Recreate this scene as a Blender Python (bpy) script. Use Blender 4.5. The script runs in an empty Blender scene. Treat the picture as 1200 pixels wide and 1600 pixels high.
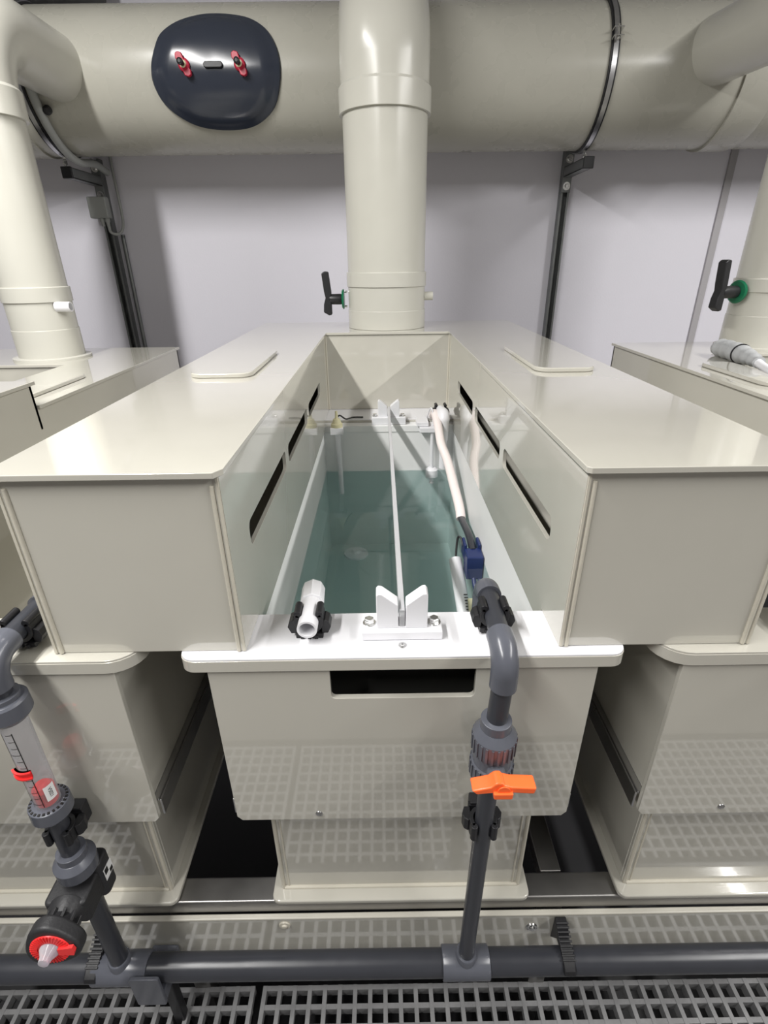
import bpy, bmesh, math, random
from mathutils import Vector, Matrix
random.seed(4)
S = bpy.context.scene
COL = S.collection
PI = math.pi

# ---------------------------------------------------------------- camera
def make_camera():
    p, y, r = math.radians(-25.764), math.radians(0.187), math.radians(-0.699)
    fw = Vector((math.sin(y)*math.cos(p), math.cos(y)*math.cos(p), math.sin(p)))
    rt = Vector((math.cos(y), -math.sin(y), 0)); up = rt.cross(fw)
    r2 = rt*math.cos(r) + up*math.sin(r); u2 = -rt*math.sin(r) + up*math.cos(r)
    cd = bpy.data.cameras.new('camera'); cam = bpy.data.objects.new('camera', cd); COL.objects.link(cam)
    m = Matrix.Identity(4)
    for i in range(3):
        m[i][0] = r2[i]; m[i][1] = u2[i]; m[i][2] = -fw[i]
    m.translation = Vector((-0.029, -0.638, 0.548))
    cam.matrix_world = m
    cd.sensor_fit = 'VERTICAL'; cd.sensor_height = 36; cd.sensor_width = 27
    cd.lens = 805.45/1600*36; cd.clip_start = 0.02; cd.clip_end = 50
    S.camera = cam
make_camera()

# ---------------------------------------------------------------- world, lights, exposure
w = bpy.data.worlds.new('world'); S.world = w; w.use_nodes = True
w.node_tree.nodes['Background'].inputs[0].default_value = (0.95, 0.97, 1.0, 1)
w.node_tree.nodes['Background'].inputs[1].default_value = 0.01
def area(name, loc, sx, sy, power, col=(1, 0.985, 0.96)):
    l = bpy.data.lights.new(name, 'AREA'); l.shape = 'RECTANGLE'; l.size = sx; l.size_y = sy
    l.energy = power; l.color = col
    o = bpy.data.objects.new(name, l); o.location = loc; COL.objects.link(o); return o
LIGHTS = [(-1.17, -0.50, 1.93, 0.10, 2.6, 106), (2.35, -0.60, 1.93, 0.10, 2.6, 112)]
for i, (x, y, z, sx, sy, p) in enumerate(LIGHTS):
    area('ceiling_lamp_light', (x, y, z), sx, sy, p)
S.view_settings.view_transform = 'Standard'; S.view_settings.look = 'None'
S.view_settings.gamma = 1; S.view_settings.use_curve_mapping = False
S.view_settings.exposure = 0.27
S.cycles.max_bounces = 16; S.cycles.diffuse_bounces = 8; S.cycles.glossy_bounces = 6; S.cycles.transparent_max_bounces = 24; S.cycles.volume_bounces = 1

# ---------------------------------------------------------------- materials
def mat(name, col, rough=0.4, metal=0.0, var=0.0, vscale=6.0, bump=0.0, bscale=3.0, spec=0.5, coat=0.0, trans=0.0, ior=1.46, bdetail=2.0, tint=None):
    m = bpy.data.materials.new(name); m.use_nodes = True
    nt = m.node_tree; b = nt.nodes['Principled BSDF']
    b.inputs['Base Color'].default_value = (*col, 1); b.inputs['Roughness'].default_value = rough
    b.inputs['Metallic'].default_value = metal; b.inputs['Specular IOR Level'].default_value = spec
    b.inputs['IOR'].default_value = ior
    b.inputs['Transmission Weight'].default_value = trans; b.inputs['Coat Weight'].default_value = coat
    b.inputs['Coat Roughness'].default_value = 0.025; b.inputs['Coat IOR'].default_value = 1.75
    tc = nt.nodes.new('ShaderNodeTexCoord')
    if var > 0:
        n = nt.nodes.new('ShaderNodeTexNoise'); n.inputs['Scale'].default_value = vscale; n.inputs['Detail'].default_value = 3
        nt.links.new(tc.outputs['Object'], n.inputs['Vector'])
        r = nt.nodes.new('ShaderNodeValToRGB'); t = tint or tuple(max(0, c*(1-var)) for c in col)
        r.color_ramp.elements[0].position = 0.25; r.color_ramp.elements[0].color = (*t, 1)
        r.color_ramp.elements[1].position = 0.75; r.color_ramp.elements[1].color = (*col, 1)
        nt.links.new(n.outputs['Fac'], r.inputs['Fac']); nt.links.new(r.outputs['Color'], b.inputs['Base Color'])
        mr = nt.nodes.new('ShaderNodeMapRange'); mr.inputs['To Min'].default_value = rough*0.85; mr.inputs['To Max'].default_value = rough*1.2
        nt.links.new(n.outputs['Fac'], mr.inputs['Value']); nt.links.new(mr.outputs['Result'], b.inputs['Roughness'])
    if bump > 0:
        n2 = nt.nodes.new('ShaderNodeTexNoise'); n2.inputs['Scale'].default_value = bscale; n2.inputs['Detail'].default_value = bdetail
        nt.links.new(tc.outputs['Object'], n2.inputs['Vector'])
        bp = nt.nodes.new('ShaderNodeBump'); bp.inputs['Strength'].default_value = 1.0; bp.inputs['Distance'].default_value = bump
        nt.links.new(n2.outputs['Fac'], bp.inputs['Height']); nt.links.new(bp.outputs['Normal'], b.inputs['Normal'])
    return m
M = {}
BE = (0.52, 0.503, 0.445)
M['pp'] = mat('beige_polypropylene', BE, 0.12, var=0.03, vscale=9, bump=0.0005, bscale=3.5, coat=0.9)
M['ppedge'] = mat('beige_sheet_edge', (0.50, 0.48, 0.42), 0.3, var=0.04, vscale=20)
M['bead'] = mat('beige_weld', (0.55, 0.52, 0.44), 0.35, bump=0.0006, bscale=90)
M['duct'] = mat('beige_duct_plastic', (0.54, 0.53, 0.475), 0.24, var=0.03, vscale=12, bump=0.0004, bscale=8)
M['ductg'] = mat('greenish_beige_duct_plastic', (0.42, 0.41, 0.36), 0.27, var=0.03, vscale=10)
M['white'] = mat('white_plastic', (0.76, 0.76, 0.785), 0.33, var=0.02, vscale=10)
M['liner'] = mat('white_liner', (0.78, 0.785, 0.78), 0.4, var=0.03, vscale=8)
M['pvc'] = mat('grey_pvc', (0.095, 0.10, 0.12), 0.25, var=0.08, vscale=30)
M['pvcd'] = mat('dark_pvc_pipe', (0.036, 0.038, 0.046), 0.3, var=0.10, vscale=25)
M['black'] = mat('black_plastic', (0.012, 0.012, 0.014), 0.42, bump=0.0003, bscale=60)
M['blackb'] = mat('black_body_plastic', (0.022, 0.022, 0.024), 0.5, bump=0.0004, bscale=200)
M['orange'] = mat('orange_plastic', (0.95, 0.14, 0.03), 0.35)
M['red'] = mat('red_plastic', (0.75, 0.03, 0.03), 0.35)
M['pinkred'] = mat('crimson_knob_plastic', (0.45, 0.02, 0.05), 0.35)
M['green'] = mat('green_plastic', (0.01, 0.15, 0.07), 0.3)
M['steel'] = mat('stainless_steel', (0.55, 0.55, 0.56), 0.28, metal=1, var=0.12, vscale=14)
M['steelb'] = mat('brushed_steel_beam', (0.42, 0.41, 0.40), 0.38, metal=1, var=0.25, vscale=9)
M['galv'] = mat('galvanised_channel', (0.24, 0.25, 0.25), 0.42, metal=0.7, var=0.2, vscale=16)
M['chrome'] = mat('bright_zinc_bolt', (0.75, 0.75, 0.74), 0.16, metal=1)
M['wall'] = mat('painted_wall', (0.74, 0.725, 0.79), 0.6, var=0.03, vscale=1.6, bump=0.0004, bscale=120)
M['wallr'] = mat('painted_room_wall', (0.26, 0.255, 0.25), 0.7)
M['ceil'] = mat('ceiling_panel', (0.65, 0.65, 0.65), 0.8)
M['trim'] = mat('grey_wall_trim', (0.40, 0.385, 0.40), 0.5)
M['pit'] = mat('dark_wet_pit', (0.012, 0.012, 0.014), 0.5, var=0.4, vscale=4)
M['grate'] = mat('grey_moulded_grating', (0.30, 0.30, 0.305), 0.42, var=0.25, vscale=30, bump=0.0008, bscale=120)
M['cover'] = mat('slate_grey_cover_plastic', (0.026, 0.031, 0.045), 0.2, bump=0.0006, bscale=6)
M['hose'] = mat('pale_braided_hose', (0.82, 0.74, 0.72), 0.35, bump=0.0006, bscale=260)
M['cond'] = mat('grey_flexible_conduit', (0.33, 0.34, 0.33), 0.5)
M['jbox'] = mat('grey_junction_box', (0.32, 0.33, 0.32), 0.5)
M['wrap'] = mat('grey_hose_wrap', (0.42, 0.43, 0.44), 0.35, bump=0.003, bscale=28)
M['cream'] = mat('cream_gland', (0.60, 0.56, 0.36), 0.4)
M['blue'] = mat('blue_plastic', (0.012, 0.024, 0.10), 0.35)
M['label'] = mat('white_label', (0.8, 0.8, 0.8), 0.5)
M['ink'] = mat('black_ink', (0.01, 0.01, 0.01), 0.5)
M['beigewalk'] = mat('beige_room_floor', (0.14, 0.13, 0.12), 0.5, var=0.1, vscale=3)
M['notchshade'] = mat('dark_notch_shade', (0.05, 0.05, 0.045), 0.7)  # near-black colour standing in for shade in the tank's front notch

def clear_mat(name, tint, rough=0.05, gl=0.12):
    m = bpy.data.materials.new(name); m.use_nodes = True; nt = m.node_tree
    nt.nodes.remove(nt.nodes['Principled BSDF']); out = nt.nodes['Material Output']
    t = nt.nodes.new('ShaderNodeBsdfTransparent'); t.inputs[0].default_value = (*tint, 1)
    g = nt.nodes.new('ShaderNodeBsdfPrincipled'); g.inputs['Base Color'].default_value = (0.6, 0.6, 0.62, 1); g.inputs['Roughness'].default_value = rough
    f = nt.nodes.new('ShaderNodeLayerWeight'); f.inputs['Blend'].default_value = 0.18
    a = nt.nodes.new('ShaderNodeMath'); a.operation = 'ADD'; a.inputs[1].default_value = gl; a.use_clamp = True
    x = nt.nodes.new('ShaderNodeMixShader')
    nt.links.new(f.outputs['Facing'], a.inputs[0]); nt.links.new(a.outputs[0], x.inputs[0])
    nt.links.new(t.outputs[0], x.inputs[1]); nt.links.new(g.outputs[0], x.inputs[2]); nt.links.new(x.outputs[0], out.inputs[0])
    return m
M['clear'] = clear_mat('clear_tube_plastic', (0.84, 0.84, 0.87), 0.08, 0.10)
M['clearrod'] = clear_mat('frosted_clear_strip', (0.86, 0.87, 0.87), 0.3, 0.45)

def water_mats():
    def base(name, surf):
        m = bpy.data.materials.new(name); m.use_nodes = True; nt = m.node_tree
        nt.nodes.remove(nt.nodes['Principled BSDF']); out = nt.nodes['Material Output']
        t = nt.nodes.new('ShaderNodeBsdfTransparent')
        v = nt.nodes.new('ShaderNodeVolumeAbsorption'); v.inputs['Color'].default_value = (0.44, 0.66, 0.64, 1); v.inputs['Density'].default_value = 0.38
        sc = nt.nodes.new('ShaderNodeVolumeScatter'); sc.inputs['Color'].default_value = (0.80, 0.93, 0.90, 1); sc.inputs['Density'].default_value = 0.06
        ad = nt.nodes.new('ShaderNodeAddShader'); nt.links.new(v.outputs[0], ad.inputs[0]); nt.links.new(sc.outputs[0], ad.inputs[1])
        nt.links.new(ad.outputs[0], out.inputs['Volume'])
        if surf:
            g = nt.nodes.new('ShaderNodeBsdfGlossy'); g.inputs['Roughness'].default_value = 0.015
            lw = nt.nodes.new('ShaderNodeLayerWeight'); lw.inputs['Blend'].default_value = 0.5
            pw = nt.nodes.new('ShaderNodeMath'); pw.operation = 'POWER'; pw.inputs[1].default_value = 5.0; nt.links.new(lw.outputs['Facing'], pw.inputs[0])
            f = nt.nodes.new('ShaderNodeMath'); f.operation = 'MULTIPLY_ADD'; f.inputs[1].default_value = 0.97; f.inputs[2].default_value = 0.03; nt.links.new(pw.outputs[0], f.inputs[0])
            x = nt.nodes.new('ShaderNodeMixShader')
            n = nt.nodes.new('ShaderNodeTexNoise'); n.inputs['Scale'].default_value = 5; tc = nt.nodes.new('ShaderNodeTexCoord')
            nt.links.new(tc.outputs['Object'], n.inputs['Vector'])
            bp = nt.nodes.new('ShaderNodeBump'); bp.inputs['Distance'].default_value = 0.0006
            nt.links.new(n.outputs['Fac'], bp.inputs['Height']); nt.links.new(bp.outputs['Normal'], g.inputs['Normal'])
            nt.links.new(f.outputs[0], x.inputs[0]); nt.links.new(t.outputs[0], x.inputs[1]); nt.links.new(g.outputs[0], x.inputs[2])
            nt.links.new(x.outputs[0], out.inputs['Surface'])
        else:
            nt.links.new(t.outputs[0], out.inputs['Surface'])
        return m
    return base('water_surface', True), base('water_side', False)
M['water'], M['waterside'] = water_mats()

# ---------------------------------------------------------------- mesh helpers
def new(): return bmesh.new()
def box(bm, x0, x1, y0, y1, z0, z1, mi=0):
    vs = [bm.verts.new((x, y, z)) for z in (z0, z1) for y in (y0, y1) for x in (x0, x1)]
    for f in ((0, 2, 3, 1), (4, 5, 7, 6), (0, 1, 5, 4), (2, 6, 7, 3), (0, 4, 6, 2), (1, 3, 7, 5)):
        fc = bm.faces.new([vs[i] for i in f]); fc.material_index = mi
    return vs
def obox(bm, c, ax, ay, az, hx, hy, hz):
    """oriented box: centre, three unit axes, half sizes"""
    c = Vector(c); vs = []
    for k in (-1, 1):
        for j in (-1, 1):
            for i in (-1, 1): vs.append(bm.verts.new(c + ax*hx*i + ay*hy*j + az*hz*k))
    for f in ((0, 2, 3, 1), (4, 5, 7, 6), (0, 1, 5, 4), (2, 6, 7, 3), (0, 4, 6, 2), (1, 3, 7, 5)): bm.faces.new([vs[i] for i in f])
def frame(a):
    a = Vector(a).normalized(); h = Vector((0, 0, 1)) if abs(a.z) < 0.9 else Vector((1, 0, 0))
    s = a.cross(h).normalized(); u = s.cross(a).normalized(); return s, u, a
def lathe(bm, prof, o, axis, seg=40, cap=True):
    """profile of (distance along axis, radius)"""
    s, u, a = frame(axis); o = Vector(o); rings = []
    for h, r in prof:
        if r <= 1e-6: rings.append([bm.verts.new(o + a*h)])
        else: rings.append([bm.verts.new(o + a*h + (s*math.cos(2*PI*k/seg) + u*math.sin(2*PI*k/seg))*r) for k in range(seg)])
    for A, B in zip(rings, rings[1:]):
        for k in range(seg):
            k2 = (k+1) % seg
            if len(A) == 1 and len(B) == 1: continue
            if len(A) == 1: bm.faces.new((A[0], B[k2], B[k]))
            elif len(B) == 1: bm.faces.new((A[k], A[k2], B[0]))
            else: bm.faces.new((A[k], A[k2], B[k2], B[k]))
    if cap:
        if len(rings[0]) > 1: bm.faces.new(rings[0][::-1])
        if len(rings[-1]) > 1: bm.faces.new(rings[-1])
def cyl(bm, p0, p1, r, seg=32, r2=None):
    p0, p1 = Vector(p0), Vector(p1); L = (p1-p0).length
    lathe(bm, [(0, r), (L, r if r2 is None else r2)], p0, p1-p0, seg)
def sweep(bm, pts, r, seg=24, cap=True, rs=None):
    pts = [Vector(p) for p in pts]; n = len(pts); rings = []; s = None
    for i, p in enumerate(pts):
        t = (pts[min(i+1, n-1)] - pts[max(i-1, 0)]).normalized()
        if s is None: s, _, _ = frame(t)
        s = (s - t*s.dot(t)).normalized(); u = t.cross(s)
        rr = rs[i] if rs else r
        rings.append([bm.verts.new(p + (s*math.cos(2*PI*k/seg) + u*math.sin(2*PI*k/seg))*rr) for k in range(seg)])
    for A, B in zip(rings, rings[1:]):
        for k in range(seg): bm.faces.new((A[k], A[(k+1) % seg], B[(k+1) % seg], B[k]))
    if cap: bm.faces.new(rings[0][::-1]); bm.faces.new(rings[-1])
def bend(p, d0, d1, rad, n=14):
    """quarter bend from p heading d0 and leaving along d1"""
    p, d0, d1 = Vector(p), Vector(d0).normalized(), Vector(d1).normalized(); c = p + d1*rad
    return [c - d1*rad*math.cos(PI/2*i/n) + d0*rad*math.sin(PI/2*i/n) for i in range(n+1)]
def smooth(pts, n=8):
    P = [Vector(p) for p in pts]; P = [P[0]*2-P[1]] + P + [P[-1]*2-P[-2]]; out = []
    for i in range(1, len(P)-2):
        for k in range(n):
            t = k/n; a, b, c, d = P[i-1], P[i], P[i+1], P[i+2]
            out.append(0.5*((2*b) + (c-a)*t + (2*a-5*b+4*c-d)*t*t + (3*b-a-3*c+d)*t**3))
    out.append(P[-2]); return out
def prism(bm, pts, o, sx, sy, a, h0, h1):
    """2-D polygon (sx, sy axes) pushed along a from h0 to h1"""
    o = Vector(o); A = [bm.verts.new(o + sx*x + sy*y + a*h0) for x, y in pts]; B = [bm.verts.new(o + sx*x + sy*y + a*h1) for x, y in pts]
    n = len(pts)
    bm.faces.new(A[::-1]); bm.faces.new(B)
    for i in range(n): bm.faces.new((A[i], A[(i+1) % n], B[(i+1) % n], B[i]))
def rrect(x0, x1, y0, y1, r, n=6, rs=None):
    rs = rs or (r, r, r, r); out = []
    for (cx, cy, a0, rr) in ((x1, y1, 0, rs[0]), (x0, y1, 90, rs[1]), (x0, y0, 180, rs[2]), (x1, y0, 270, rs[3])):
        sx = -1 if cx == x1 else 1; sy = -1 if cy == y1 else 1
        if rr <= 0: out.append((cx, cy)); continue
        for k in range(n+1):
            a = math.radians(a0 + 90*k/n); out.append((cx + sx*rr + rr*math.cos(a), cy + sy*rr + rr*math.sin(a)))
    return out
def plate(outline, holes, t, mtx):
    """flat sheet with real cut-outs; outline in local xy, thickness t along local +z; returns a bmesh"""
    cu = bpy.data.curves.new('tmp', 'CURVE'); cu.dimensions = '2D'; cu.fill_mode = 'BOTH'; cu.extrude = t/2
    for pl in [outline] + holes:
        sp = cu.splines.new('POLY'); sp.points.add(len(pl)-1)
        for i, (x, y) in enumerate(pl): sp.points[i].co = (x, y, 0, 1)
        sp.use_cyclic_u = True
    o = bpy.data.objects.new('tmp', cu); me = o.to_mesh(); bm = new(); bm.from_mesh(me); o.to_mesh_clear()
    bpy.data.objects.remove(o); bpy.data.curves.remove(cu)
    bmesh.ops.remove_doubles(bm, verts=bm.verts, dist=1e-5)
    bm.transform(mtx @ Matrix.Translation((0, 0, t/2))); return bm
def YZ(x): return Matrix(((0, 0, 1, x), (1, 0, 0, 0), (0, 1, 0, 0), (0, 0, 0, 1)))     # local x->Y, y->Z, z->X
def XZ(y): return Matrix(((1, 0, 0, 0), (0, 0, 1, y), (0, 1, 0, 0), (0, 0, 0, 1)))     # local x->X, y->Z, z->Y
def XY(z): return Matrix.Translation((0, 0, z))

WORLD = {}
def empty(name, loc, label=None, cat=None, group=None):
    o = bpy.data.objects.new(name, None); COL.objects.link(o); o.location = loc; o.empty_display_size = 0.05
    WORLD[o.name] = Vector(loc)
    if label: o['label'] = label; o['category'] = cat
    if group: o['group'] = group
    return o
def obj(name, bm, m, parent=None, bevel=0.0, sm=True, label=None, cat=None, group=None, kind=None, seg=2):
    bmesh.ops.recalc_face_normals(bm, faces=bm.faces)
    lo = Vector([min(v.co[i] for v in bm.verts) for i in range(3)]); hi = Vector([max(v.co[i] for v in bm.verts) for i in range(3)])
    c = (lo+hi)/2; bmesh.ops.translate(bm, verts=bm.verts, vec=-c)
    if sm:
        for f in bm.faces: f.smooth = True
        for e in bm.edges:
            if len(e.link_faces) == 2 and e.calc_face_angle(0) > math.radians(32): e.smooth = False
    me = bpy.data.meshes.new(name); bm.to_mesh(me); bm.free()
    for mm in (m if isinstance(m, (list, tuple)) else [m]): me.materials.append(M[mm])
    o = bpy.data.objects.new(name, me); COL.objects.link(o)
    WORLD[o.name] = c
    if parent is not None: o.parent = parent; o.location = c - WORLD[parent.name]
    else: o.location = c
    if bevel > 0:
        b = o.modifiers.new('edge', 'BEVEL'); b.width = bevel; b.segments = seg; b.limit_method = 'ANGLE'; b.angle_limit = math.radians(40)
        b.harden_normals = True
    if label: o['label'] = label
    if cat: o['category'] = cat
    if group: o['group'] = group
    if kind: o['kind'] = kind
    return o
def struct(name, bm, m, parent=None, bevel=0.0, label=None):
    return obj(name, bm, m, parent, bevel, kind=None if parent else 'structure', label=label)
def bx(x0, x1, y0, y1, z0, z1):
    bm = new(); box(bm, x0, x1, y0, y1, z0, z1); return bm
def cy(p0, p1, r, seg=32, r2=None):
    bm = new(); cyl(bm, p0, p1, r, seg, r2); return bm
def hexhead(bm, o, axis, r, h, washer=None):
    s, u, a = frame(axis); o = Vector(o)
    if washer: cyl(bm, o, o + a*washer[1], washer[0], 24); o = o + a*washer[1]
    lathe(bm, [(0, r), (h*0.8, r), (h, r*0.82)], o, a, 6)
X, Y, Z = Vector((1, 0, 0)), Vector((0, 1, 0)), Vector((0, 0, 1))

# ================================================================ the setting
YW = 2.41
struct('wall_back', bx(-4.5, 3.7, YW, YW+0.1, -1.5, 2.15), 'wall')
struct('wall_left', bx(-4.6, -4.5, -3.1, YW+0.1, -1.5, 2.15), 'wallr')
struct('wall_right', bx(3.7, 3.8, -3.1, YW+0.1, -1.5, 2.15), 'wallr')
struct('wall_front', bx(-4.6, 3.8, -3.1, -3.0, -1.5, 2.15), 'wallr')
struct('ceiling', bx(-4.6, 3.8, -3.1, YW+0.1, 2.1, 2.2), 'ceil')
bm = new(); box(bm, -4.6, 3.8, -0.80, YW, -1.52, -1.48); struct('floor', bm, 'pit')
bm = new(); box(bm, -4.6, 3.8, -3.0, -0.80, -1.52, -1.10); struct('floor_walkway', bm, 'beigewalk')
# vertical jointing profile on the back wall
bm = new(); box(bm, 1.712, 1.748, YW-0.012, YW, -1.4, 2.1); struct('trim_1', bm, 'trim', bevel=0.003)
bm = new(); box(bm, -1.6, 1.0, YW-0.03, YW, 1.66, 1.70); struct('trim_2', bm, 'trim', bevel=0.003)

# ceiling lamps' housings
for i, (x, y, z, sx, sy, p) in enumerate(LIGHTS):
    lab = 'long white ceiling lamp over the left tank' if i == 0 else 'long white ceiling lamp to the right of the right tank'
    e = empty('ceiling_lamp', (x, y, z+0.17), lab, 'ceiling lamp')
    bm = new(); box(bm, x-sx/2-0.03, x+sx/2+0.03, y-sy/2-0.03, y+sy/2+0.03, z+0.02, z+0.08); obj('housing', bm, 'white', e, 0.004)
    for dy in (-0.6, 0.6):
        obj('hanger', cy((x, y+dy, z+0.08), (x, y+dy, 2.1), 0.006, 10), 'steel', e)

# ---- floor gratings
def grating(x0, x1, y0, y1, label, p=0.038):
    bm = new(); zt = -1.10; h = 0.032; wt = 0.0052; wb = 0.0036
    def bar(ax, c, lo, hi):
        if ax == 'y': vs = [(c-wt, lo, zt), (c+wt, lo, zt), (c+wb, lo, zt-h), (c-wb, lo, zt-h), (c-wt, hi, zt), (c+wt, hi, zt), (c+wb, hi, zt-h), (c-wb, hi, zt-h)]
        else: vs = [(lo, c-wt, zt-0.0012), (lo, c+wt, zt-0.0012), (lo, c+wb, zt-h), (lo, c-wb, zt-h), (hi, c-wt, zt-0.0012), (hi, c+wt, zt-0.0012), (hi, c+wb, zt-h), (hi, c-wb, zt-h)]
        v = [bm.verts.new(q) for q in vs]
        for f in ((0, 1, 2, 3), (7, 6, 5, 4), (0, 4, 5, 1), (1, 5, 6, 2), (2, 6, 7, 3), (3, 7, 4, 0)): bm.faces.new([v[i] for i in f])
    nx = round((x1-x0)/p); ny = round((y1-y0)/p)
    for i in range(nx+1): bar('y', x0+(x1-x0)*i/nx, y0-wt, y1+wt)
    for j in range(ny+1): bar('x', y0+(y1-y0)*j/ny, x0-wt, x1+wt)
    return obj('floor_grating', bm, 'grate', sm=False, label=label, cat='grating')
grating(-1.285, -0.373, -0.765, 0.015, 'grey moulded floor grating in front of the left tank')
grating(-0.342, 1.520, -0.765, 0.015, 'long grey moulded floor grating in front of the middle and right tanks')
for (xa, xb) in ((-1.4, 1.6),):
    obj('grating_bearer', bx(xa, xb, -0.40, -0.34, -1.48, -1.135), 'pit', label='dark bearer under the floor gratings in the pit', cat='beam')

# ================================================================ steel frame and kick panel
e = empty('steel_frame', (0, 0.03, -1.48), 'stainless steel frame carrying the row of beige tanks', 'frame')
obj('front_rail', bx(-2.0, 2.0, 0.008, 0.060, -0.745, -0.704), 'steelb', e, 0.004)
obj('back_rail', bx(-2.0, 2.0, 1.30, 1.36, -0.745, -0.704), 'steelb', e, 0.004)
for x in (-1.12, -0.385, 0.344, 1.12):
    if x == -0.385: continue
    obj('cross_member', bx(x-0.024, x+0.024, 0.062, 1.30, -0.747, -0.706), 'steelb', e, 0.003)
for x in (-1.12, -0.50, 0.344, 1.12):
    obj('leg', bx(x-0.02, x+0.02, 0.018, 0.056, -1.48, -0.745), 'steelb', e, 0.003)
e = empty('kick_panel', (0, 0.0, -0.96), 'long glossy beige panel under the tanks behind the grey manifold pipe', 'panel')
obj('sheet', plate([(-2, -0.96), (2, -0.96), (2, -0.752), (-2, -0.752)], [], 0.008, XZ(-0.002)), 'pp', e)
obj('top_strip', bx(-2, 2, -0.006, 0.006, -0.752, -0.744), 'ppedge', e, 0.003)
for x, z in ((-0.259, -0.776), (0.293, -0.799)):
    bm = new(); lathe(bm, [(0, 0.013), (0.003, 0.012), (0.0035, 0.007), (0.006, 0.0055), (0.007, 0)], (x, -0.002, z), -Y, 24); obj('screw', bm, 'bead' if x < 0 else 'chrome', e)

# ================================================================ tanks
def tank(cx, label, xi0, xi1, rad, white, opening=None):
    """cx centre of the tank, xi0/xi1 inner liner faces"""
    t = empty('process_tank', (cx, 0.7, -0.703), label, 'tank')
    ybk, yf = 1.285, 0.094
    x0, x1 = cx-0.35, cx+0.35
    ol = rrect(x0, x1, -0.02, 1.62, 0.02, rs=(0.02, 0.02, rad, rad)); hl = [(xi0-0.007, yf), (xi1+0.007, yf), (xi1+0.007, 1.332), (xi0-0.007, 1.332)]
    obj('rim', plate(ol, [hl], 0.021, XY(-0.0245)), 'pp', t, 0.0015)
    ol2 = rrect(x0+0.001, x1-0.001, -0.019, 1.619, 0.02, rs=(0.02, 0.02, rad, rad))
    obj('rim_sheet', plate(ol2, [hl], 0.0035, XY(-0.0036)), 'white' if white else 'pp', t, 0.001)
    fp = [(cx-0.309, -0.025), (cx-0.309, -0.383), (cx-0.300, -0.394), (cx+0.300, -0.394), (cx+0.309, -0.383), (cx+0.309, -0.025)]
    if white:
        n = 5; r = 0.008; nt = [(cx+0.116, -0.025)] + [(cx+0.116-r+r*math.cos(a), -0.089+r-r*math.sin(a)) for a in [PI/2*k/n for k in range(n+1)]] + \
            [(cx-0.116+r-r*math.sin(a), -0.089+r-r*math.cos(a)) for a in [PI/2*k/n for k in range(n+1)]] + [(cx-0.116, -0.025)]
        fp = fp + nt
    obj('front_panel', plate(fp, [], 0.010, XZ(-0.014)), 'pp', t, 0.0012)
    for s in (-1, 1):
        xa = cx + s*0.300
        obj('side_panel', bx(min(xa, xa-s*0.008), max(xa, xa-s*0.008), -0.003, 1.5, -0.344, -0.025), 'pp', t)
        # stainless angle under the wide upper casing
        bm = new(); xo = cx + s*0.316
        box(bm, min(xo, xo-s*0.004), max(xo, xo-s*0.004), -0.003, 1.5, -0.388, -0.348); box(bm, min(xo-s*0.004, xo-s*0.054), max(xo-s*0.004, xo-s*0.054), -0.003, 1.5, -0.350, -0.345)
        obj('support_angle', bm, 'steel', t, 0.0015)
    obj('back_panel', bx(cx-0.30, cx+0.30, 1.492, 1.5, -0.344, -0.025), 'pp', t)
    # narrower lower box
    bm = new(); box(bm, cx-0.263, cx+0.263, 0.030, 0.038, -0.690, -0.352); box(bm, cx-0.263, cx-0.255, 0.038, 1.40, -0.690, -0.352); box(bm, cx+0.255, cx+0.263, 0.038, 1.40, -0.690, -0.352); box(bm, cx-0.263, cx+0.263, 1.40, 1.408, -0.690, -0.352)
    obj('lower_box', bm, 'pp', t, 0.002)
    for s in (-1, 1):
        bm = new(); cyl(bm, (cx+s*0.2575, 0.029, -0.690), (cx+s*0.2575, 0.029, -0.40), 0.004, 10)
        cyl(bm, (cx+s*0.2455, 0.030, -0.690), (cx+s*0.2455, 0.030, -0.40), 0.002, 10); obj('weld_bead', bm, 'bead', t)
    bm = new(); prism(bm, rrect(cx-0.280, cx+0.280, 0.0, 1.43, 0.018), (0, 0, 0), X, Y, Z, -0.703, -0.690); obj('base_flange', bm, 'pp', t, 0.004)
    bm = new(); cyl(bm, (cx-0.255, 0.029, -0.689), (cx+0.255, 0.029, -0.689), 0.005, 10); obj('weld_bead', bm, 'bead', t)
    # liner: an open box
    lm = 'liner' if white else 'pp'
    bm = new(); zb = -0.535
    zt = -0.036
    box(bm, xi0-0.006, xi0, yf-0.006, ybk+0.006, zb, zt); box(bm, xi1, xi1+0.006, yf-0.006, ybk+0.006, zb, zt)
    box(bm, xi0, xi1, yf-0.006, yf, zb, zt); box(bm, xi0, xi1, ybk, ybk+0.006, zb, zt); box(bm, xi0, xi1, yf, ybk, zb, zb+0.004)
    obj('back_ledge', bx(xi0-0.005, xi1+0.005, ybk-0.003, 1.331, -0.038, -0.012), lm, t, 0.002)
    obj('liner', bm, lm, t)
    for rx, rz in (((-0.155, -0.377),) if cx < 0.3 else ((-0.155, -0.374),)):
        bm = new(); lathe(bm, [(0, 0.0065), (0.0015, 0.006), (0.003, 0.0035), (0.0035, 0)], (cx+rx, -0.014, rz), -Y, 20); obj('rivet', bm, 'steel', t)
    if not white: return t
    obj('notch_shade_sheet', bx(cx-0.29, cx+0.29, 0.076, 0.082, -0.34, -0.028), 'notchshade', t)  # added dark sheet, paints the shade of the void behind the front notch
    # underwater fittings moulded into the liner
    bm = new(); lathe(bm, [(0, 0.05), (0.008, 0.048), (0.012, 0.02), (0.02, 0.012), (0.02, 0)], (cx-0.14, 1.20, zb+0.004), Z, 28); obj('drain_cover', bm, 'white', t, label='white round drain cover under water')
    return t
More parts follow.
